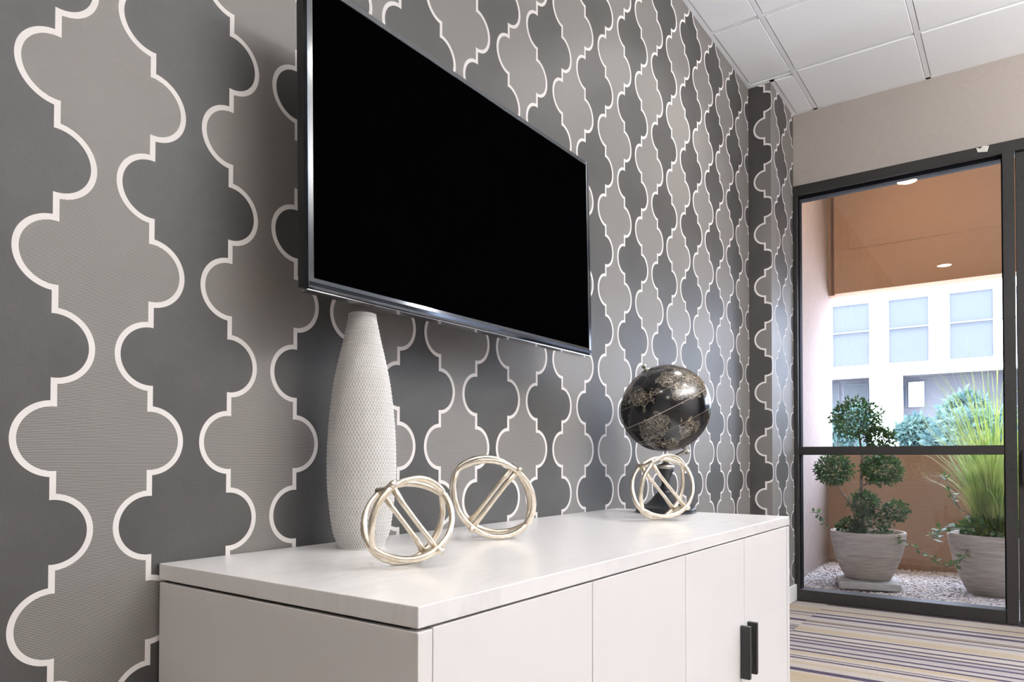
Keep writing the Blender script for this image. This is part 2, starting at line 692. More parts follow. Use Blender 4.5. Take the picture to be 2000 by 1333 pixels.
part('header', (FX0, FX1, DR, YL, HB, WH), BRONZE, win)
part('header_reveal', (FX0 + .035, FX1, YP0, YL - .02, HB - .018, HB), GASKET, win)
part('jamb', (FX0, FX1, YL - .024, YL, .003, HB), BRONZE, win)
part('glazing_bead', (FX0 + .03, FX1 - .02, YL - .032, YL - .024, .07, HB - .018), GASKET, win)
part('sill', (FX0, FX1, YP0, YL - .024, .003, .072), BRONZE, win)
part('mid_rail', (FX0, FX1, YP0, YL - .024, .916, .967), BRONZE, win)
part('post', (FX0 - .006, FX1, YP1, YP0, .003, HB), BRONZE, win)
part('glazing_bead', (FX0 + .03, FX1 - .02, YP0, YP0 + .006, .07, HB - .018), GASKET, win)
part('pane', (XF + .044, XF + .050, YP0 + .002, YL - .026, .968, HB - .002), GLASS, win, 0)
part('pane', (XF + .044, XF + .050, YP0 + .002, YL - .026, .070, .915), GLASS, win, 0)
bm = bmesh.new()
lathe(bm, [(.003, 0), (.0035, .002), (.002, .003)], 12)
o = obj('screw', bm, GASKET, win)
o.rotation_euler = (0, -math.pi / 2, 0)
o.location = (FX0 - .0062, -1.250, .835)
# scrap of old tape on the header
bm = bmesh.new()
pts = [(-.030, .012), (-.022, -.020), (.022, -.012), (.030, .014), (.010, .006), (.0, .017)]
vs = [bm.verts.new((-.0015 - .002 * (i % 2), px, pz)) for i, (px, pz) in enumerate(pts)]
bm.faces.new(vs)
o = obj('tape_scrap', bm, TAPE, win)
o['label'] = 'torn scrap of pale tape'
o.location = (FX0 - .001, -1.135, 2.604)
sm = o.modifiers.new('t', 'SOLIDIFY'); sm.thickness = .0008

win2 = struct(empty('added_window', (0, 0, 0)))  # out of view, added to let in more daylight
W0, W1 = -5.498, DR - .122
part('header', (FX0, FX1, W0, W1, HB, WH), BRONZE, win2)
part('sill', (FX0, FX1, W0, W1, .003, .072), BRONZE, win2)
part('mid_rail', (FX0, FX1, W0, W1, .916, .967), BRONZE, win2)
for k in range(4):
    yy = W1 - .03 + (W0 - W1 + .06) * k / 3
    part('mullion', (FX0 - .006, FX1, yy - .03, yy + .03, .003, HB), BRONZE, win2)
part('pane', (XF + .044, XF + .050, W0, W1, .968, HB - .002), GLASS, win2, 0)
part('pane', (XF + .044, XF + .050, W0, W1, .070, .915), GLASS, win2, 0)
door = struct(empty('door_1', (0, 0, 0)))
part('stile', (FX0 + .02, FX1 - .02, -1.400, YP1 - .004, .012, HB - .004), BRONZE, door)
part('stile', (FX0 + .02, FX1 - .02, DR + .03, DR + .14, .012, HB - .004), BRONZE, door)
part('rail', (FX0 + .02, FX1 - .02, DR + .14, -1.400, .012, .26), BRONZE, door)
part('rail', (FX0 + .02, FX1 - .02, DR + .14, -1.400, HB - .12, HB - .004), BRONZE, door)
part('pane', (XF + .044, XF + .050, DR + .14, -1.400, .26, HB - .12), GLASS, door, 0)
part('jamb', (FX0, FX1, DR, DR + .026, .003, HB), BRONZE, door)
h = part('lock_case', (FX0 - .012, FX0 + .02, -1.360, -1.294, .765, .940), BLACK, door, .003)
bm = bmesh.new()
tube(bm, [(FX0 - .012, -1.327, .90), (FX0 - .05, -1.327, .90), (FX0 - .05, -1.42, .90)], .009, 10)
obj('lever', bm, BLACK, h)
part('threshold', (XF - .02, XF + .11, DR, -CW - .004, -.004, .003), BRONZE, door, 0)

# ------------------------------------------------------------------ downlights
LIGHT_LABELS = ['round recessed ceiling downlight by the papered wall, near the column and window',
                'round recessed ceiling downlight by the papered wall, beyond the television from the window',
                'unseen ceiling downlight added over the room out from the credenza and globe',
                'unseen recessed ceiling downlight over the middle of the room, opposite the television',
                'unseen warm ceiling downlight added over the room beside the white back wall',
                'unseen recessed ceiling downlight beside the white wall facing the papered one, opposite the television']
for i, (lx, ly, lw_) in enumerate(LIGHTS):
    t = empty('recessed_downlight', (lx, ly, ZC - .004))
    tag(t, LIGHT_LABELS[i], 'light', 'recessed ceiling downlights')
    bm = bmesh.new()
    lathe(bm, [(.088, .0), (.090, -.004), (.084, -.007), (.072, -.005), (.070, .0)], 40, cap=False)
    obj('trim_ring', bm, WHITE_PAINT, t, True)
    bm = bmesh.new()
    lathe(bm, [(.070, -.0015), (.069, -.003)], 40)
    obj('lens', bm, LED, t)
    L = bpy.data.lights.new('downlight_lamp', 'AREA')
    L.shape = 'DISK'
    L.size = .14
    L.energy = lw_
    L.color = LAMP_COL if i != 4 else (1.0, .86, .70)
    L.spread = math.radians(150 if i > 1 else 120)
    lo = bpy.data.objects.new('downlight_lamp', L)
    COL.objects.link(lo)
    lo.parent = t
    lo.location = (0, 0, -.012)

# unseen hanging lamp, added mainly to brighten the ceiling and its bounce
PX, PY, PZ_, PL = 2.1, -3.2, 2.25, 3.0
t = tag(empty('added_pendant_lamp', (PX, PY, PZ_)), 'long suspended lamp added out of view to light the ceiling and room', 'lamp')
box('housing', -PL / 2, PL / 2, -.045, .045, 0, .055, TEE, t, .003)
box('lower_lens', -PL / 2 + .02, PL / 2 - .02, -.038, .038, -.003, .0, mat_emit('added_pendant_glow', (1, .95, .88), 9.0), t)
box('upper_lens', -PL / 2 + .02, PL / 2 - .02, -.038, .038, .055, .058, mat_emit('added_pendant_glow_up', (1, .95, .88), 14.0), t)
for sx in (-1, 1):
    bm = bmesh.new()
    tube(bm, [(sx * PL * .4, 0, .055), (sx * PL * .4, 0, ZC - PZ_ - .004)], .002, 6)
    obj('cable', bm, TEE, t)
for nm, e, rx, dz in (('added_pendant_up', PEND_UP, math.pi, .064), ('added_pendant_down', PEND_DOWN, 0, -.008)):
    L = bpy.data.lights.new(nm, 'AREA')
    L.shape = 'RECTANGLE'
    L.size, L.size_y = PL - .04, .076
    L.energy = e
    L.color = LAMP_COL
    lo = bpy.data.objects.new(nm, L)
    COL.objects.link(lo)
    lo.parent = t
    lo.location = (0, 0, dz)
    lo.rotation_euler = (rx, 0, 0)

# ------------------------------------------------------------------ credenza
XL, XR, DF, ZT = .6851, 2.5015, -.6556, .6967
SL = .0295
cr = tag(empty('credenza', ((XL + XR) / 2, -.33, 0)), 'long white four-door credenza with black bar pulls under the television', 'cabinet')


def cpart(name, x0, x1, y0, y1, z0, z1, mat, bev=.0012, parent=None):
    o = box(name, x0, x1, y0, y1, z0, z1, mat, None, bev, 2)
    o.parent = parent or cr
    o.location = -Vector((((XL + XR) / 2), -.33, 0)) if parent is None else (0, 0, 0)
    return o


zb = ZT - SL - .005
cpart('top', XL, XR, DF, -.004, ZT - SL, ZT, TOP, .0015)
cpart('reveal', XL + .010, XR - .010, DF + .026, -.010, zb, ZT - SL, REVEAL, 0)
cpart('side_panel', XL, XL + .028, DF, -.006, .03, zb, CAB)
cpart('side_panel', XR - .028, XR, DF, -.006, .03, zb, CAB)
cpart('back_panel', XL + .028, XR - .028, -.022, -.008, .05, zb, CAB)
cpart('bottom_panel', XL + .028, XR - .028, DF + .03, -.022, .05, .075, CAB)
cpart('plinth', XL + .02, XR - .02, DF + .06, -.03, 0.0, .05, BLACK)
seams = [XL + .0295, 1.151, 1.595, 2.026, XR - .0295]
for k in range(4):
    a, b = seams[k] + .0012, seams[k + 1] - .0012
    dr = cpart('door', a, b, DF + .001, DF + .021, .055, zb + .0015, CAB, .001)
    hx = b - .036 if k % 2 == 0 else a + .024
    hx0, hx1 = hx, hx + .014
    bm = bmesh.new()
    bx(bm, hx0, hx1, DF - .026, DF + .0015, .277, .424, .0012, 1)
    o = obj('handle', bm, BLACK, dr)
    o['label'] = 'black bar pull'
# ------------------------------------------------------------------ television
TVX, TVZ, TVW, TVH, TVY = .878, 1.2224, 1.108, .624, -.183
tv = tag(empty('television', (TVX + TVW / 2, TVY, TVZ)), 'wide black flat-screen television with chrome lower edge on papered wall', 'television')
tv.rotation_euler = (math.radians(-1.1), 0, 0)
hw = TVW / 2


def tpart(name, dims, mat, bev=.0015, parent=tv, seg=2):
    return box(name, *dims, mat, parent, bev, seg)


BZ, BB = .014, .021
tpart('back_shell', (-hw + .004, hw - .004, .006, .040, .006, TVH - .004), TV_BACK, .004)
tpart('rear_bulge', (-hw + .15, hw - .15, .040, .075, .06, TVH - .18), TV_BACK, .01)
bm = bmesh.new()
bx(bm, -hw, -hw + BZ, 0, .014, 0, TVH, .0015)
bx(bm, hw - BZ, hw, 0, .014, 0, TVH, .0015)
bx(bm, -hw + BZ, hw - BZ, 0, .014, TVH - BZ, TVH, .0015)
obj('bezel', bm, TV_BEZEL, tv)
# lower bezel: glossy sloped strip with a bright lip
bm = bmesh.new()
y_ = 0
prof = [(.003, BB), (-.002, BB * .55), (-.001, .004), (.004, 0.0), (.014, 0.0), (.014, BB)]
for sx in (0,):
    va = [bm.verts.new((-hw + BZ * .2, a, b)) for a, b in prof]
    vb = [bm.verts.new((hw - BZ * .2, a, b)) for a, b in prof]
    for i in range(len(prof)):
        j = (i + 1) % len(prof)
        bm.faces.new((va[i], vb[i], vb[j], va[j]))
    bm.faces.new(va[::-1]); bm.faces.new(vb)
o = obj('lower_bezel', bm, Mat('tv_lower_gloss', (.10, .11, .13), .10, .85).m, tv)
tpart('chrome_lip', (-hw, hw, .004, .030, -.0045, -.0015), TV_CHROME, .0008)
TV_EDGE = Mat('tv_smoked_edge', (.05, .06, .075), .14, .8).m
tpart('edge_trim', (-hw - .001, -hw + .002, -.001, .004, .01, TVH), TV_EDGE, .0005)
tpart('edge_trim', (hw - .002, hw + .001, -.001, .004, .01, TVH), TV_EDGE, .0005)
tpart('screen', (-hw + BZ - .001, hw - BZ + .001, .0035, .008, BB - .001, TVH - BZ + .001), TV_SCREEN, 0)
bm = bmesh.new()
bx(bm, -.22, .22, .075, .100, .12, .42)
bx(bm, -.20, -.16, .100, .168, .10, .44)
bx(bm, .16, .20, .100, .168, .10, .44)
o = obj('wall_mount', bm, BLACK, tv)

# ------------------------------------------------------------------ vase
VX, VY = 1.066, -.128
prof = [(.000, .046), (.004, .0485), (.018, .0575), (.040, .0632), (.085, .0692), (.132, .0740), (.178, .0750), (.224, .0742),
        (.270, .0716), (.317, .0670), (.362, .0610), (.408, .0515), (.455, .0405), (.500, .0312), (.510, .0292)]


def vr(z):
    for (a, ra), (b, rb) in zip(prof, prof[1:]):
        if z <= b:
            t = (z - a) / (b - a)
            return ra + (rb - ra) * t
    return prof[-1][1]


def vrs(z):
    return sum(vr(min(max(z + k * .008, 0), .51)) for k in (-2, -1, 0, 1, 2)) / 5


va = tag(empty('vase', (VX, VY, ZT)), 'tall tapering whitewashed vase with a diamond lattice surface', 'vase')
NA, NV, ROWS = 64, 260, 40
me = bpy.data.meshes.new('body')
verts, faces, uvs = [], [], []
nu = NA * 5
for i in range(NV + 1):
    z = .51 * i / NV
    R0 = vrs(z)
    v = ROWS * i / NV
    edge = min(1, (z / .006), (.51 - z) / .006)
    for j in range(nu):
        u = NA * j / nu
        d1 = abs(math.sin(math.pi * (u + v))); d2 = abs(math.sin(math.pi * (u - v)))
        dep = min(1, min(d1, d2) * 2.2)
        R = R0 - .0016 * dep * max(0, edge)
        a = 2 * math.pi * j / nu
        verts.append((R * math.cos(a), R * math.sin(a), z))
for i in range(NV):
    for j in range(nu):
        k = (j + 1) % nu
        faces.append((i * nu + j, i * nu + k, (i + 1) * nu + k, (i + 1) * nu + j))
        u0, u1 = NA * j / nu, NA * (j + 1) / nu
        v0, v1 = ROWS * i / NV, ROWS * (i + 1) / NV
        uvs += [(u0, v0), (u1, v0), (u1, v1), (u0, v1)]
me.from_pydata(verts, [], faces)
ul = me.uv_layers.new(name='UVMap')
for l, q in zip(ul.data, uvs):
    l.uv = q
me.materials.append(VASE)
for p in me.polygons:
    p.use_smooth = True
o = bpy.data.objects.new('body', me)
COL.objects.link(o); o.parent = va
bm = bmesh.new()
lathe(bm, [(.0293, .5098), (.0270, .5115), (.0235, .5098), (.0215, .50), (.03, .44), (.05, .36)], 48, cap=False)
obj('rim', bm, VASE, va, True)
bm = bmesh.new()
lathe(bm, [(.0465, .0), (.0468, .004)], 48)
obj('foot', bm, CONCRETE, va)

# ------------------------------------------------------------------ wire orbs
def orb(cx, cy, b_img, n_img, label, sa=.104, sb=.088, half=.030, rad=.0066, stub=1.0):
    """two bowed loops with straight struts, joined by short stubs at their poles"""
    B = (rt * b_img[0] + up * b_img[1] - fw * b_img[2]).normalized()
    n0 = (rt * n_img[0] + up * n_img[1] - fw * n_img[2])
    Nn = (n0 - B * n0.dot(B)).normalized()
    Sd = B.cross(Nn)
    rng = random.Random(int(cx * 1000))
    parts = []
    zmin = 9

    def P(s, b, n):
        return Sd * s + B * b + Nn * n
    loops, struts = [], []
    for sg in (-1, 1):
        pts, rr = [], []
        K = 72
        for i in range(K):
            a = 2 * math.pi * i / K
            bow = half * (abs(math.sin(a)) ** .8) + .0035
            e = 1.0 - .05 * abs(math.sin(2 * a))
            pts.append(P(sa * math.cos(a) * e, sb * math.sin(a), sg * bow))
            rr.append(rad * (1 + .10 * math.sin(3 * a + sg) + rng.uniform(-.05, .05)))
        loops.append((pts, rr))
        struts.append(([P(0, -sb, sg * half), P(.001, -sb * .5, sg * half * .93), P(0, 0, sg * half * .9), P(-.001, sb * .5, sg * half * .93), P(0, sb, sg * half)],
                       [rad * 1.15, rad * .85, rad * .8, rad * .85, rad * 1.15]))
    stubs = []
    for q in (-1, 1):
        stubs.append(([P(0, q * (sb + .004), -half - .010), P(0, q * sb, 0), P(0, q * (sb + .005), half + .013 * stub)],
                      [rad * 1.15, rad * .95, rad * 1.1]))
    allp = [p.z - rad * 1.08 for l in loops for p in l[0]] + [p.z - rad for s in stubs for p in s[0]]
    cz = ZT - min(allp)
    t = tag(empty('wire_orb', (cx, cy, ZT)), label, 'ornament', 'champagne metal orbs on the credenza')
    off = Vector((0, 0, cz - ZT))
    for pts, rr in loops:
        bm = bmesh.new(); tube(bm, [p + off for p in pts], rr, 10, True)
        obj('ring', bm, GOLD, t, True)
    for nm, lst in (('strut', struts), ('joint_stub', stubs)):
        for pts, rr in lst:
            bm = bmesh.new(); tube(bm, [p + off for p in pts], rr, 10)
            obj(nm, bm, GOLD, t, True)
    return t


orb(.935, -.396, (-86, 127, 20), (42, -10, 42), 'smaller champagne metal wire orb in front of the tall vase', .085, .068, .028, .0060)
orb(1.362, -.262, (90, 112, -6), (13, -4, 57), 'champagne metal wire orb between the lattice vase and the globe, strut leaning right', .108, .085)
orb(2.100, -.375, (-73, 92, 15), (22, -4, 28), 'champagne metal wire orb in front of the black globe stand', .112, .088)

# ------------------------------------------------------------------ globe
GX, GY, GZ, GR = 2.41, -.25, 1.074, .163
gl = tag(empty('desk_globe', (GX, GY, ZT)), 'black and gold desk globe on a turned ebony stand', 'globe')
ax = (up0 * math.cos(math.radians(27)) - rt0 * math.sin(math.radians(27))).normalized()
bm = bmesh.new()
bmesh.ops.create_uvsphere(bm, u_segments=64, v_segments=40, radius=GR)
for v in bm.verts:
    v.co.z *= .955
ball = obj('ball', bm, GLOBE, gl, True)
ball.location = (0, 0, GZ - ZT)
ball.rotation_euler = ax.to_track_quat('Z', 'X').to_euler()
pole = GR * .955
bm = bmesh.new()
lathe(bm, [(.018, pole - .003), (.017, pole + .001), (.006, pole + .003), (.005, pole + .008), (.009, pole + .011), (.010, pole + .016), (.007, pole + .021), (.001, pole + .023)], 20)
obj('finial', bm, PEWTER, ball, True)
bm = bmesh.new()
lathe(bm, [(.001, -pole - .030), (.009, -pole - .026), (.010, -pole - .020), (.006, -pole - .016), (.006, -pole - .008), (.012, -pole - .004), (.012, -pole + .002)], 20)
obj('pivot', bm, PEWTER, ball, True)
bm = bmesh.new()
lathe(bm, [(.1075, 0), (.108, .003), (.108, .017), (.106, .020), (.098, .0215), (.088, .023), (.070, .030), (.052, .046), (.040, .062), (.030, .072),
           (.020, .078), (.024, .084), (.024, .089), (.018, .094), (.014, .104), (.016, .122), (.024, .142), (.030, .152), (.031, .156), (.027, .158)], 64)
obj('stand', bm, EBONY, gl, True)
bm = bmesh.new()
lathe(bm, [(.030, .157), (.031, .160), (.030, .170), (.026, .174), (.012, .177), (.007, .182)], 40)
obj('collar', bm, PEWTER, gl, True)
sp = Vector((0, 0, GZ - ZT)) - ax * (pole + .016)
bm = bmesh.new()
tube(bm, [Vector((0, 0, .178)), Vector((0, 0, .190)) * .6 + Vector((sp.x * .12, sp.y * .12, .078)), Vector((sp.x * .45, sp.y * .45, .178 + (sp.z - .178) * .55)), sp * .5 + Vector((sp.x * .38, sp.y * .38, sp.z * .5 - .004)), sp], [.007, .0055, .005, .005, .006], 10)
obj('arm', bm, PEWTER, gl, True)

# ------------------------------------------------------------------ balcony outside
XP = 6.58
struct(box('balcony_floor', XF + .10, XP + .16, -6.2, .30, -.16, -.03, CONCRETE))
struct(box('wall_balcony', XF + .10, XP + .17, .066, .30, -.03, 3.55, PEACH))
par = struct(box('wall_parapet', XP, XP + .17, -6.2, .066, -.03, .955, STUCCO))
box('parapet_cap', XP - .012, XP + .182, -6.2, .064, .955, .985, STUCCO, par, .004)
bm = bmesh.new()
bx(bm, XP, XP + .17, -6.2, .010, 2.315, 3.55)
beam = struct(obj('wall_beam', bm, STUCCO))
box('beam_return', XP + .05, XP + .17, .010, .066, 2.315, 3.55, STUCCO, beam)
box('joint_strip', XP - .004, XP + .001, -6.2, .010, 2.683, 2.692, STUCCO, beam)
struct(box('balcony_soffit', XF + .10, XP + .17, -6.2, .30, 3.55, 3.68, STUCCO))
struct(box('wall_balcony_end', XF + .10, XP + .17, -6.4, -6.2, -.03, 3.55, STUCCO))
struct(box('sun_block_roof', XB - .2, XP + .3, YR - .2, .5, 3.69, 4.0, CONCRETE))  # unseen slab, put over room and balcony to block the sun
t = tag(empty('soffit_downlight', (5.55, -.75, 3.548)), 'round warm downlight in the balcony soffit outside the window', 'light')
bm = bmesh.new()
lathe(bm, [(.088, .0), (.090, -.004), (.084, -.007), (.072, -.005), (.070, .0)], 40, cap=False)
obj('trim_ring', bm, WHITE_PAINT, t, True)
bm = bmesh.new()
lathe(bm, [(.070, -.0015), (.069, -.003)], 40)
obj('lens', bm, mat_emit('soffit_glow', (1.0, .72, .42), 20.0), t)
L = bpy.data.lights.new('soffit_lamp', 'AREA')
L.shape = 'DISK'; L.size = .14; L.energy = 24; L.color = (1.0, .68, .36)
lo = bpy.data.objects.new('soffit_lamp', L)
COL.objects.link(lo); lo.parent = t; lo.location = (0, 0, -.012)
# base skirting of the parapet
box('parapet_foot', XP - .015, XP, -6.2, .06, -.03, .035, mat_noise('stucco_foot', (.22, .13, .08), (.30, .18, .11), 30, .9), par)

# pebble bed
rng = random.Random(3)
verts, faces = [], []
ico = bmesh.new(); bmesh.ops.create_icosphere(ico, subdivisions=1, radius=1)
iv = [v.co.copy() for v in ico.verts]; ifc = [tuple(v.index for v in f.verts) for f in ico.faces]; ico.free()


def gz(x, y):
    return -.030 + .012 * math.sin(x * 5 + 1) * math.sin(y * 4) + .030 * math.exp(-((x - 6.2) ** 2 / .15 + (y + .10) ** 2 / .03))


n_p = 0
gx = XF + .115
while gx < XP - .01:
    gy = .055
    while gy > -1.75:
        for lay in range(2):
            x = gx + rng.uniform(-.011, .011); yv = gy + rng.uniform(-.011, .011)
            s = rng.uniform(.007, .0135)
            if (x - 5.74) ** 2 + (yv + 1.16) ** 2 < .178 ** 2 or (abs(x - 5.54) < .205 and abs(yv + .40) < .205 and (x - 5.54) ** 2 + (yv + .40) ** 2 < .23 ** 2):
                continue
            sc = Vector((s * rng.uniform(.8, 1.35), s * rng.uniform(.8, 1.2), s * rng.uniform(.55, .85)))
            rot = Matrix.Rotation(rng.uniform(0, 6.28), 3, 'Z') @ Matrix.Rotation(rng.uniform(-.5, .5), 3, 'X')
            z = gz(x, yv) + .010 + lay * .011 + rng.uniform(-.004, .004)
            b = len(verts)
            for q in iv:
                w_ = rot @ Vector((q.x * sc.x, q.y * sc.y, q.z * sc.z))
                verts.append((min(max(x + w_.x, XF + .102), XP - .002), min(yv + w_.y, .0655), z + w_.z))
            faces += [(b + i, b + j, b + k) for i, j, k in ifc]
            n_p += 1
        gy -= .021
    gx += .021
me = bpy.data.meshes.new('pebbles')
me.from_pydata(verts, [], faces)
me.materials.append(PEBBLE)
o = bpy.data.objects.new('pebble_bed', me)
COL.objects.link(o)
tag(o, 'bed of small white and tan pebbles outside the window', 'gravel', kind='stuff')


def leaf_cloud(bm, c, r, n, size, rng, squash=1.0, out=.55, shell=.55):
    """pointed leaves scattered through a ball, mostly near its surface and facing outwards"""
    c = Vector(c)
    for _ in range(n):
        d = Vector((rng.gauss(0, 1), rng.gauss(0, 1), rng.gauss(0, 1))).normalized()
        q = shell + (1 - shell) * rng.random() ** .7
        q *= rng.uniform(.88, 1.12)
        p = c + Vector((d.x * r * q, d.y * r * q, d.z * r * q * squash))
        t = (d * out + Vector((rng.gauss(0, 1), rng.gauss(0, 1), rng.gauss(0, 1))) * .5).normalized()
        s = t.cross(Vector((rng.gauss(0, 1), rng.gauss(0, 1), rng.gauss(0, 1)))).normalized()
        L = size * rng.uniform(.7, 1.25)
        Wd = L * .24
        nn = t.cross(s) * L * .10
        a = bm.verts.new(p); b_ = bm.verts.new(p + t * L * .5 + s * Wd + nn); e = bm.verts.new(p + t * L); f = bm.verts.new(p + t * L * .5 - s * Wd + nn)
        bm.faces.new((a, b_, e)); bm.faces.new((a, e, f))


def pot(name_parent, R, H, parent):
    bm = bmesh.new()
    lathe(bm, [(R * .55, 0), (R * .60, .006), (R * .74, H * .22), (R * .88, H * .50), (R * .97, H * .78), (R, H * .97), (R * .99, H), (R * .93, H), (R * .91, H * .93)], 56, cap=False)
    bm.faces.new([v for v in bm.verts if abs(v.co.z) < 1e-6][::-1])
    o = obj('pot', bm, POT, parent, True)
    bm = bmesh.new()
    lathe(bm, [(R * .91, H * .92), (R * .5, H * .95), (R * .1, H * .955)], 40)
    obj('soil', bm, SOIL, parent)
    return o


# pom-pom topiary in its bowl
PZ = .045
P1 = Vector((5.57, -.40, PZ))
slab = tag(empty('paving_slab', (P1.x - .03, P1.y, 0)), 'square grey paving slab under the topiary pot', 'slab')
bm = bmesh.new()
bx(bm, -.19, .19, -.19, .19, -.005, PZ, .006, 2)
s_ = obj('slab', bm, CONCRETE, slab)
s_.rotation_euler.z = .25
tp = tag(empty('potted_topiary', P1), 'pom-pom topiary tree in a round grey stone bowl on the pebbles', 'potted plant')
PR, PH = .245, .335
pot('p', PR, PH, tp)


def rel(x, y, base=P1, dx=0.0):
    p = onX(x, y, base.x + dx)
    return p - base


rng = random.Random(11)
balls = [((1674, 818), 50, .0, 620), ((1720, 858), 30, -.04, 320), ((1629, 918), 40, .02, 560), ((1722, 918), 40, .0, 560),
         ((1688, 982), 30, .02, 320), ((1750, 998), 26, -.02, 200), ((1700, 1030), 42, .0, 420), ((1660, 1034), 28, -.05, 240)]
ppm = 276.0
trunk_top = rel(1676, 838)
root = Vector((0, 0, PH * .93))
mid = rel(1690, 960)
bm = bmesh.new()
tube(bm, [root + Vector((.0, .01, 0)), rel(1683, 1000), rel(1682, 940), rel(1684, 890), trunk_top], [.013, .011, .010, .009, .006], 8)
obj('trunk', bm, BARK, tp, True)
for (a, b) in (((1683, 1010), (1632, 945)), ((1684, 950), (1722, 925)), ((1683, 985), (1745, 1000)), ((1684, 890), (1665, 870)), ((1682, 900), (1716, 868))):
    p0, p1 = rel(*a), rel(*b)
    bm = bmesh.new()
    tube(bm, [p0, (p0 + p1) / 2 + Vector((0, 0, -.012)), p1], [.007, .006, .004], 7)
    obj('branch', bm, BARK, tp, True)
for c, r, dx, n in balls:
    bm = bmesh.new()
    cc = rel(c[0], c[1], P1, dx)
    leaf_cloud(bm, cc, r / ppm - .016, n * 2, .030, rng, .84)
    obj('leaf_ball', bm, LEAF_TOP, tp)


def vine(parent, pts, rng, n, size, mat=LEAF_VINE):
    """trailing stem with paired leaves"""
    bm = bmesh.new()
    tube(bm, pts, .0025, 6)
    st = obj('trailing_stem', bm, BARK, parent, True)
    bm = bmesh.new()
    k = len(pts) - 1
    for i in range(n):
        t = (i + .5) / n * k
        a = int(t); f = t - a
        p = Vector(pts[a]).lerp(Vector(pts[min(a + 1, k)]), f)
        for _ in range(2):
            d = Vector((rng.gauss(0, 1), rng.gauss(0, 1), rng.gauss(0, .6))).normalized()
            s = d.cross(Vector((rng.gauss(0, .4), rng.gauss(0, .4), 1))).normalized()
            L = size * rng.uniform(.7, 1.2)
            A, B, Cc, D = p, p + d * L * .5 + s * L * .3, p + d * L, p + d * L * .5 - s * L * .3
            vs = [bm.verts.new(q) for q in (A, B, Cc, D)]
            bm.faces.new(vs)
    obj('leaves', bm, mat, st)


rng = random.Random(21)
vine(tp, [rel(1634, 1046), rel(1616, 1030), rel(1604, 1010), rel(1594, 1003), rel(1588, 1000)], rng, 10, .045)
vine(tp, [rel(1742, 1050, P1, -.1), rel(1765, 1056, P1, -.15), rel(1795, 1075, P1, -.18), rel(1825, 1095, P1, -.2), rel(1850, 1110, P1, -.2)], rng, 16, .045)

# ornamental grass in the larger pot
P2 = Vector((5.74, -1.16, -.012))
gp = tag(empty('potted_grass', P2), 'tall ornamental grass with trailing vines in a tapered grey stone pot', 'potted plant')
GRD, GH = .29, .405
pot('p', GRD, GH, gp)
rng = random.Random(5)


def blades(n, hmin, hmax, spread, wid, lean, mat, name):
    bm = bmesh.new()
    for _ in range(n):
        a = rng.uniform(0, 2 * math.pi)
        r0 = rng.random() ** .5 * .13
        b = Vector((r0 * math.cos(a), r0 * math.sin(a), GH * .93))
        H = rng.uniform(hmin, hmax)
        a2 = a + rng.uniform(-.7, .7)
        sp = rng.uniform(.15, 1.0) * spread
        dr = Vector((math.cos(a2), math.sin(a2), 0))
        sd = Vector((-dr.y, dr.x, 0))
        droop = rng.uniform(0, lean)
        prev = None
        K = 9
        for k in range(K + 1):
            t = k / K
            p = b + dr * sp * t ** 1.8 + Vector((0, 0, H * (t - droop * t ** 3)))
            # keep blades on the balcony side of parapet and window
            wx = P2.x + p.x
            if wx < XF + .13: p.x = XF + .13 - P2.x
            if P2.z + p.z < 1.02 and wx > XP - .03: p.x = XP - .03 - P2.x
            if P2.y + p.y > -.71: p.y = -.71 - P2.y
            ww = wid * (1 - t) ** .6 * (.6 + .4 * min(1, t * 5))
            l, r = bm.verts.new(p - sd * ww), bm.verts.new(p + sd * ww + dr * ww * .3)
            if prev:
                bm.faces.new((prev[0], prev[1], r, l))
            prev = (l, r)
    return obj(name, bm, mat, gp)


blades(300, .55, 1.15, .55, .0048, .55, LEAF_GRASS, 'grass_blades')
blades(60, .95, 1.35, .85, .0045, .62, LEAF_GRASS, 'grass_blades')
blades(120, .95, 1.55, .66, .0045, .50, LEAF_GRASS, 'grass_blades')
bm = bmesh.new()
leaf_cloud(bm, (0, 0, GH + .02), .21, 420, .06, rng, .45)
obj('undergrowth', bm, LEAF_VINE, gp)
r2 = lambda x, y, dx=0: rel(x, y, P2, dx)
vine(gp, [r2(1900, 1010), r2(1875, 995), r2(1855, 960), r2(1848, 935), r2(1842, 930)], rng, 12, .05)
vine(gp, [r2(1905, 1030), r2(1880, 1032, -.1), r2(1850, 1030, -.15), r2(1825, 1040, -.15), r2(1820, 1055, -.15)], rng, 18, .06)
vine(gp, [r2(1900, 1040), r2(1888, 1080, -.25), r2(1875, 1100, -.3), r2(1850, 1108, -.3)], rng, 12, .05)

# ------------------------------------------------------------------ building across the street
BX = 32.0
bl = tag(empty('office_building', (BX, 0, -4)), 'pale multi-storey building across the street with large square windows', 'building')
OFF = Vector((BX, 0, -4))


def fx(x, y, dx=0.0):
    return onX(x, y, BX + dx) - OFF


def fbox(name, u0, u1, d0, d1, mat, parent=bl):
    """box on the facade from two pixel corners (upper left, lower right); d0..d1 is its depth"""
    a, b = fx(*u0), fx(*u1)
    return box(name, d0, d1, b.y, a.y, b.z, a.z, mat, parent)


def rect(xa, ya, xb, yb):
    a = fx(xa, ya); b = fx(xb, yb)
    return a.y, b.y, b.z, a.z            # y_left, y_right, z_bottom, z_top


wins = [rect(1625.4, 599, 1698, 711), rect(1734, 586, 1814, 705), rect(1854, 574, 1941.6, 698)]
zt_, zb_ = sum(w_[3] for w_ in wins) / 3, sum(w_[2] for w_ in wins) / 3
o1 = rect(1560, 742, 1700, 1000); o2 = rect(1759, 733.5, 1985, 1000)
otop = (o1[3] + o2[3]) / 2
zlow = 0.0
zmax = 16.0
yl, yr = 22.0, -30.0
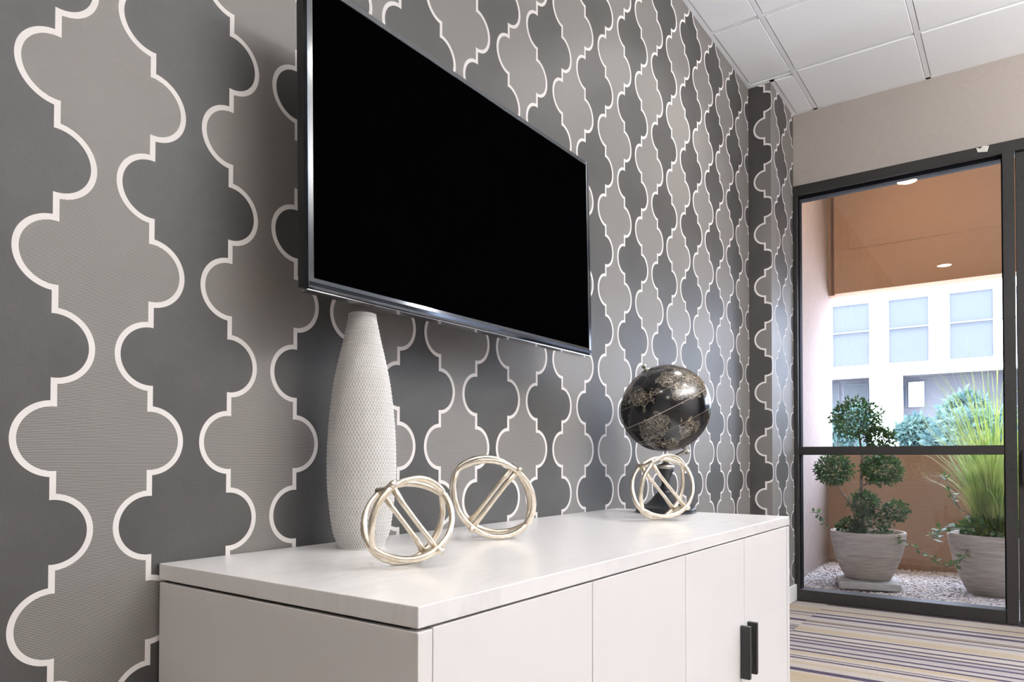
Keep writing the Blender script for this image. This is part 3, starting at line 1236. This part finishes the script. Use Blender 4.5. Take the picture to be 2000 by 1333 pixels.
# window columns repeat along the facade
pitch_w = (wins[2][0] - wins[0][0]) / 2
ww = wins[0][0] - wins[0][1]
cols = [wins[0][0] - pitch_w * 0 + pitch_w * k for k in range(-3, 8)]   # left edges, going right (negative y)
bm = bmesh.new()
edges = []
zs = [(zb_, zt_), (zb_ + 4.3, zt_ + 4.3)]
zcur = otop
for (za, zb2) in zs:
    bx(bm, 0, .5, yr, yl, zcur, za)
    ycur = yl
    for c in cols:
        bx(bm, 0, .5, c, ycur, za, zb2)
        ycur = c - ww
    bx(bm, 0, .5, yr, ycur, za, zb2)
    zcur = zb2
bx(bm, 0, .5, yr, yl, zcur, zmax)
# ground floor piers between the openings
pier = [(o1[1], o2[0])]
pw = o1[1] - o2[0]
for k in range(-2, 4):
    a = o1[1] - k * 5.0
    bx(bm, 0, .7, a - pw, a, 0, otop)
obj('wall', bm, FACADE, bl)
box('parapet_band', -.08, .0, yr, yl, otop - .02, otop + .10, FACADE, bl)
a_ = fx(1720, 645).z
box('string_course', -.03, .0, yr, yl, a_ - .02, a_ + .04, FAC_FRAME, bl)
for (za, zb2) in zs:
    for c in cols:
        wd = box('window', .10, .14, c - ww, c, za, zb2, FAC_FRAME, bl)
        zm = za + (zb2 - za) * .52
        for (p0, p1) in ((za + .03, zm - .02), (zm + .02, zb2 - .03)):
            box('pane', .08, .10, c - ww + .03, c - .03, p0, p1, FAC_GLASS, wd)
# recessed ground floor
box('recess_wall', 1.6, 1.8, yr, yl, 0, otop + .2, FAC_SIDING, bl)
box('recess_soffit', .5, 1.7, yr, yl, otop, otop + .2, FAC_SIDING, bl)


def rwin(xa, ya, xb, yb, mat):
    a = onX(xa, ya, BX + 1.58) - OFF; b = onX(xb, yb, BX + 1.58) - OFF
    wd = box('window', 1.54, 1.60, b.y, a.y, b.z, a.z, FAC_FRAME, bl)
    box('pane', 1.52, 1.54, b.y + .04, a.y - .04, b.z + .04, a.z - .04, mat, wd)
    return wd


rwin(1646, 752, 1696, 800, FAC_GLASS)
rwin(1773, 746, 1807, 796, FACADE)
lv = rwin(1760, 752, 1772, 796, FAC_DARK)
rwin(1761, 845, 1774, 885, FAC_DARK)
rwin(1600, 752, 1640, 800, FAC_GLASS)
struct(box('street_ground', XP + .6, BX + 3, -40, 30, -4.3, -4.0, CONCRETE))


def tree(px, py, X, rpx, label, n, squash=.9, parts=5, seed=1, size=.16):
    rg = random.Random(seed)
    c = onX(px, py, X)
    ppx = F_PX / ((c - CAM).dot(fw))
    r = rpx / ppx
    t = tag(empty('street_tree', (c.x, c.y, -4.0)), label, 'tree', 'trees beyond the parapet')
    bm = bmesh.new()
    cz = c.z + 4.0
    tube(bm, [(0, 0, 0), (.05, .02, cz * .5), (0, 0, cz)], [.12, .09, .04], 8)
    obj('trunk', bm, BARK, t, True)
    bm = bmesh.new()
    for k in range(parts):
        d = Vector((rg.uniform(-.6, .6), rg.uniform(-.75, .75), rg.uniform(-.6, .55)))
        leaf_cloud(bm, (d.x * r, d.y * r, cz + d.z * r), r * rg.uniform(.40, .62), n // parts, size, rg, squash, .5, .3)
    leaf_cloud(bm, (0, 0, cz - r * .9), r * .9, n // 3, size, rg, 1.1, .5, .2)
    obj('crown', bm, LEAF_TREE, t)


tree(1905, 815, 14.0, 82, 'leafy blue-green tree behind the ornamental grass', 5200, .9, 7, 2, .13)
tree(1803, 855, 17.0, 38, 'small blue-green tree between the topiary and the grass', 2600, .9, 5, 4, .14)
tree(1640, 830, 19.0, 46, 'pale blue-green tree behind the topiary', 2600, .9, 5, 6, .15)
